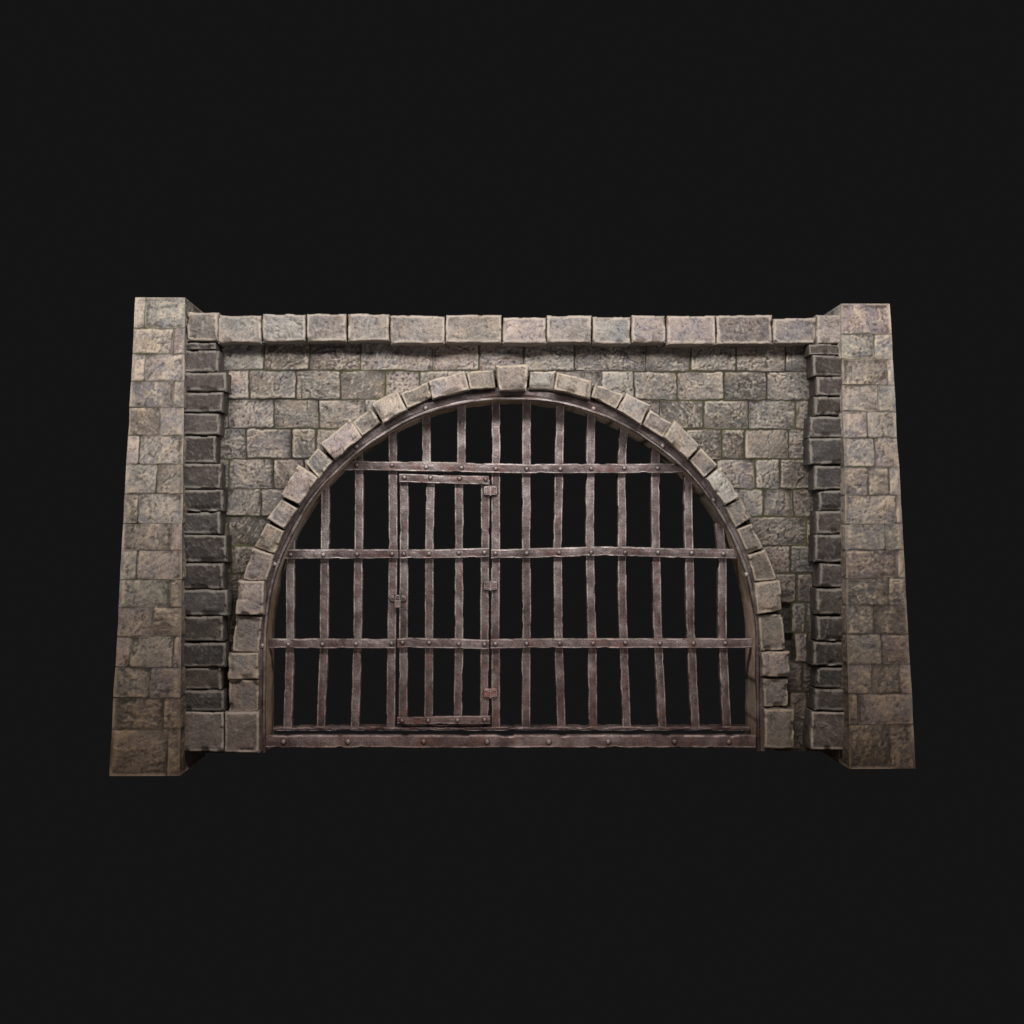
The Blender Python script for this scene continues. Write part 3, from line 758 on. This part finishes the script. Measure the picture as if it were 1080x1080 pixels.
def tube_curve(pts, r, seg=10):
    v, f = [], []
    p = [Vector(q) for q in pts]
    for i, q in enumerate(p):
        t = (p[min(i + 1, len(p) - 1)] - p[max(i - 1, 0)]).normalized()
        n1 = t.cross(Vector((0, 1, 0)))
        n1 = n1.normalized() if n1.length > 1e-4 else Vector((1, 0, 0))
        n2 = t.cross(n1)
        for k in range(seg):
            a = 2 * math.pi * k / seg; v.append(q + n1 * r * math.cos(a) + n2 * r * math.sin(a))
    for i in range(len(p) - 1):
        for k in range(seg): f.append((i * seg + k, i * seg + (k + 1) % seg, (i + 1) * seg + (k + 1) % seg, (i + 1) * seg + k))
    f.append(tuple(range(seg))[::-1]); f.append(tuple(range((len(p) - 1) * seg, len(p) * seg)))
    return v, f

def latch(px, py, parent):
    """round plate on the bar with a staple eye for the lock"""
    c = P(px, py, BY0 - .005)
    v, f, a = [], [], []
    seg = 18
    for (rr, y, e, dk) in ((.044, .01, 0, 1), (.044, -.012, .5, .3), (.036, -.022, .7, 0), (.012, -.026, 0, 0)):
        for k in range(seg):
            t = 2 * math.pi * k / seg; v.append((c.x + rr * math.cos(t), c.y + y, c.z + rr * .86 * math.sin(t))); a.append((e, .5, dk, .5))
    for i in range(3):
        for k in range(seg): f.append((i * seg + k, i * seg + (k + 1) % seg, (i + 1) * seg + (k + 1) % seg, (i + 1) * seg + k))
    f.append(tuple(range(3 * seg, 4 * seg)))
    s = 1 if px < 420 else -1
    tv, tf = tube_curve([(c.x + s * (.022 + .03 * math.sin(t)), c.y - .02 - .045 * math.sin(t) , c.z - .026 * math.cos(t)) for t in [math.pi * k / 10 for k in range(11)]], .008, 8)
    n0 = len(v); v += [tuple(q) for q in tv]; a += [(.3, .5, 0, .5)] * len(tv); f += [tuple(i + n0 for i in q) for q in tf]
    return link('latch_plate', v, f, a, [M_DARK], parent, None, False)
latch(414.2, 631, GT); latch(425.2, 631, DR)

# padlock hanging through the two staples
LC = P(419.3, 637, BY0 - .075)
LK = thing('padlock', (LC.x, LC.y, LC.z - .04), 'small rusty iron padlock hanging from the round latch plates of the wicket door', 'padlock')
def lock_body():
    v, f, a = [], [], []
    hw, hh, hd = .034, .040, .018
    out = []
    for (sx, sz, t0) in ((1, 1, 0), (-1, 1, 90), (-1, -1, 180), (1, -1, 270)):
        r = .006 if sz > 0 else .012
        for k in range(5):
            t = math.radians(t0 + 22.5 * k); out.append((sx * (hw - r) + r * math.cos(t), sz * (hh - r) + r * math.sin(t)))
    n = len(out)
    for (sc, y, e) in ((.88, -hd, .2), (1, -hd + .006, .9), (1, hd - .006, .4), (.88, hd, 0)):
        for x, z in out: v.append((LC.x + x * sc, LC.y + y, LC.z + z * sc)); a.append((e, .5, 0, .5))
    for i in range(3):
        for k in range(n): f.append((i * n + k, (i + 1) * n + k, (i + 1) * n + (k + 1) % n, i * n + (k + 1) % n))
    f.append(tuple(range(n))); f.append(tuple(range(3 * n, 4 * n))[::-1])
    return link('lock_body', v, f, a, [M_LOCK], LK, None, False)
lock_body()
pts = [(LC.x - .022, LC.y, LC.z + .03), (LC.x - .022, LC.y, LC.z + .06)] + [(LC.x - .022 * math.cos(t), LC.y, LC.z + .06 + .03 * math.sin(t)) for t in [math.pi * k / 10 for k in range(1, 10)]] + [(LC.x + .022, LC.y, LC.z + .06), (LC.x + .022, LC.y, LC.z + .03)]
tv, tf = tube_curve(pts, .0075, 10)
link('shackle', [tuple(q) for q in tv], tf, [(.4, .5, 0, .5)] * len(tv), [M_LOCK], LK)

# ------------------------------------------------------------------ light
w = bpy.data.worlds.new('World'); SC.world = w; w.use_nodes = True
bg = w.node_tree.nodes['Background']; bg.inputs[0].default_value = (.0074, .0072, .0074, 1); bg.inputs[1].default_value = 1.0

def area(name, loc, aim, sx, sy, power, col):
    l = bpy.data.lights.new(name, 'AREA'); l.shape = 'RECTANGLE'; l.size = sx; l.size_y = sy; l.energy = power; l.color = col
    o = bpy.data.objects.new(name, l); COL.objects.link(o); o.location = loc
    o.rotation_euler = (Vector(aim) - Vector(loc)).to_track_quat('-Z', 'Y').to_euler()
    return o
area('key_lamp', (-.2, -5.8, 7.0), (0, 0, 4.2), 9.0, 1.2, 900, (1.0, .95, .89))
area('front_fill', (1.3, -12.0, 2.9), (.3, 0, 2.8), 1.6, 1.6, 115, (1.0, .93, .93))  # unseen fill added from the front, placed to give the iron a highlight
area('low_bounce_fill', (0, -7.0, -2.2), (0, 0, 3.6), 3.0, 1.0, 75, (1.0, .86, .74))  # unseen light added as bounce from below, to lift the arch underside

cd = bpy.data.cameras.new('camera'); cam = bpy.data.objects.new('camera', cd); COL.objects.link(cam)
cd.sensor_width = 36; cd.lens = 36 * F / 1080; cd.clip_end = 500
cam.matrix_world = Matrix(((rgt.x, upv.x, -fwd.x, CAM.x), (rgt.y, upv.y, -fwd.y, CAM.y), (rgt.z, upv.z, -fwd.z, CAM.z), (0, 0, 0, 1)))
SC.camera = cam
SC.render.engine = 'CYCLES'
SC.view_settings.view_transform = 'Standard'; SC.view_settings.look = 'None'; SC.view_settings.exposure = 0
for o in SC.objects:
    for k in ('_o', '_y'):
        if k in o: del o[k]
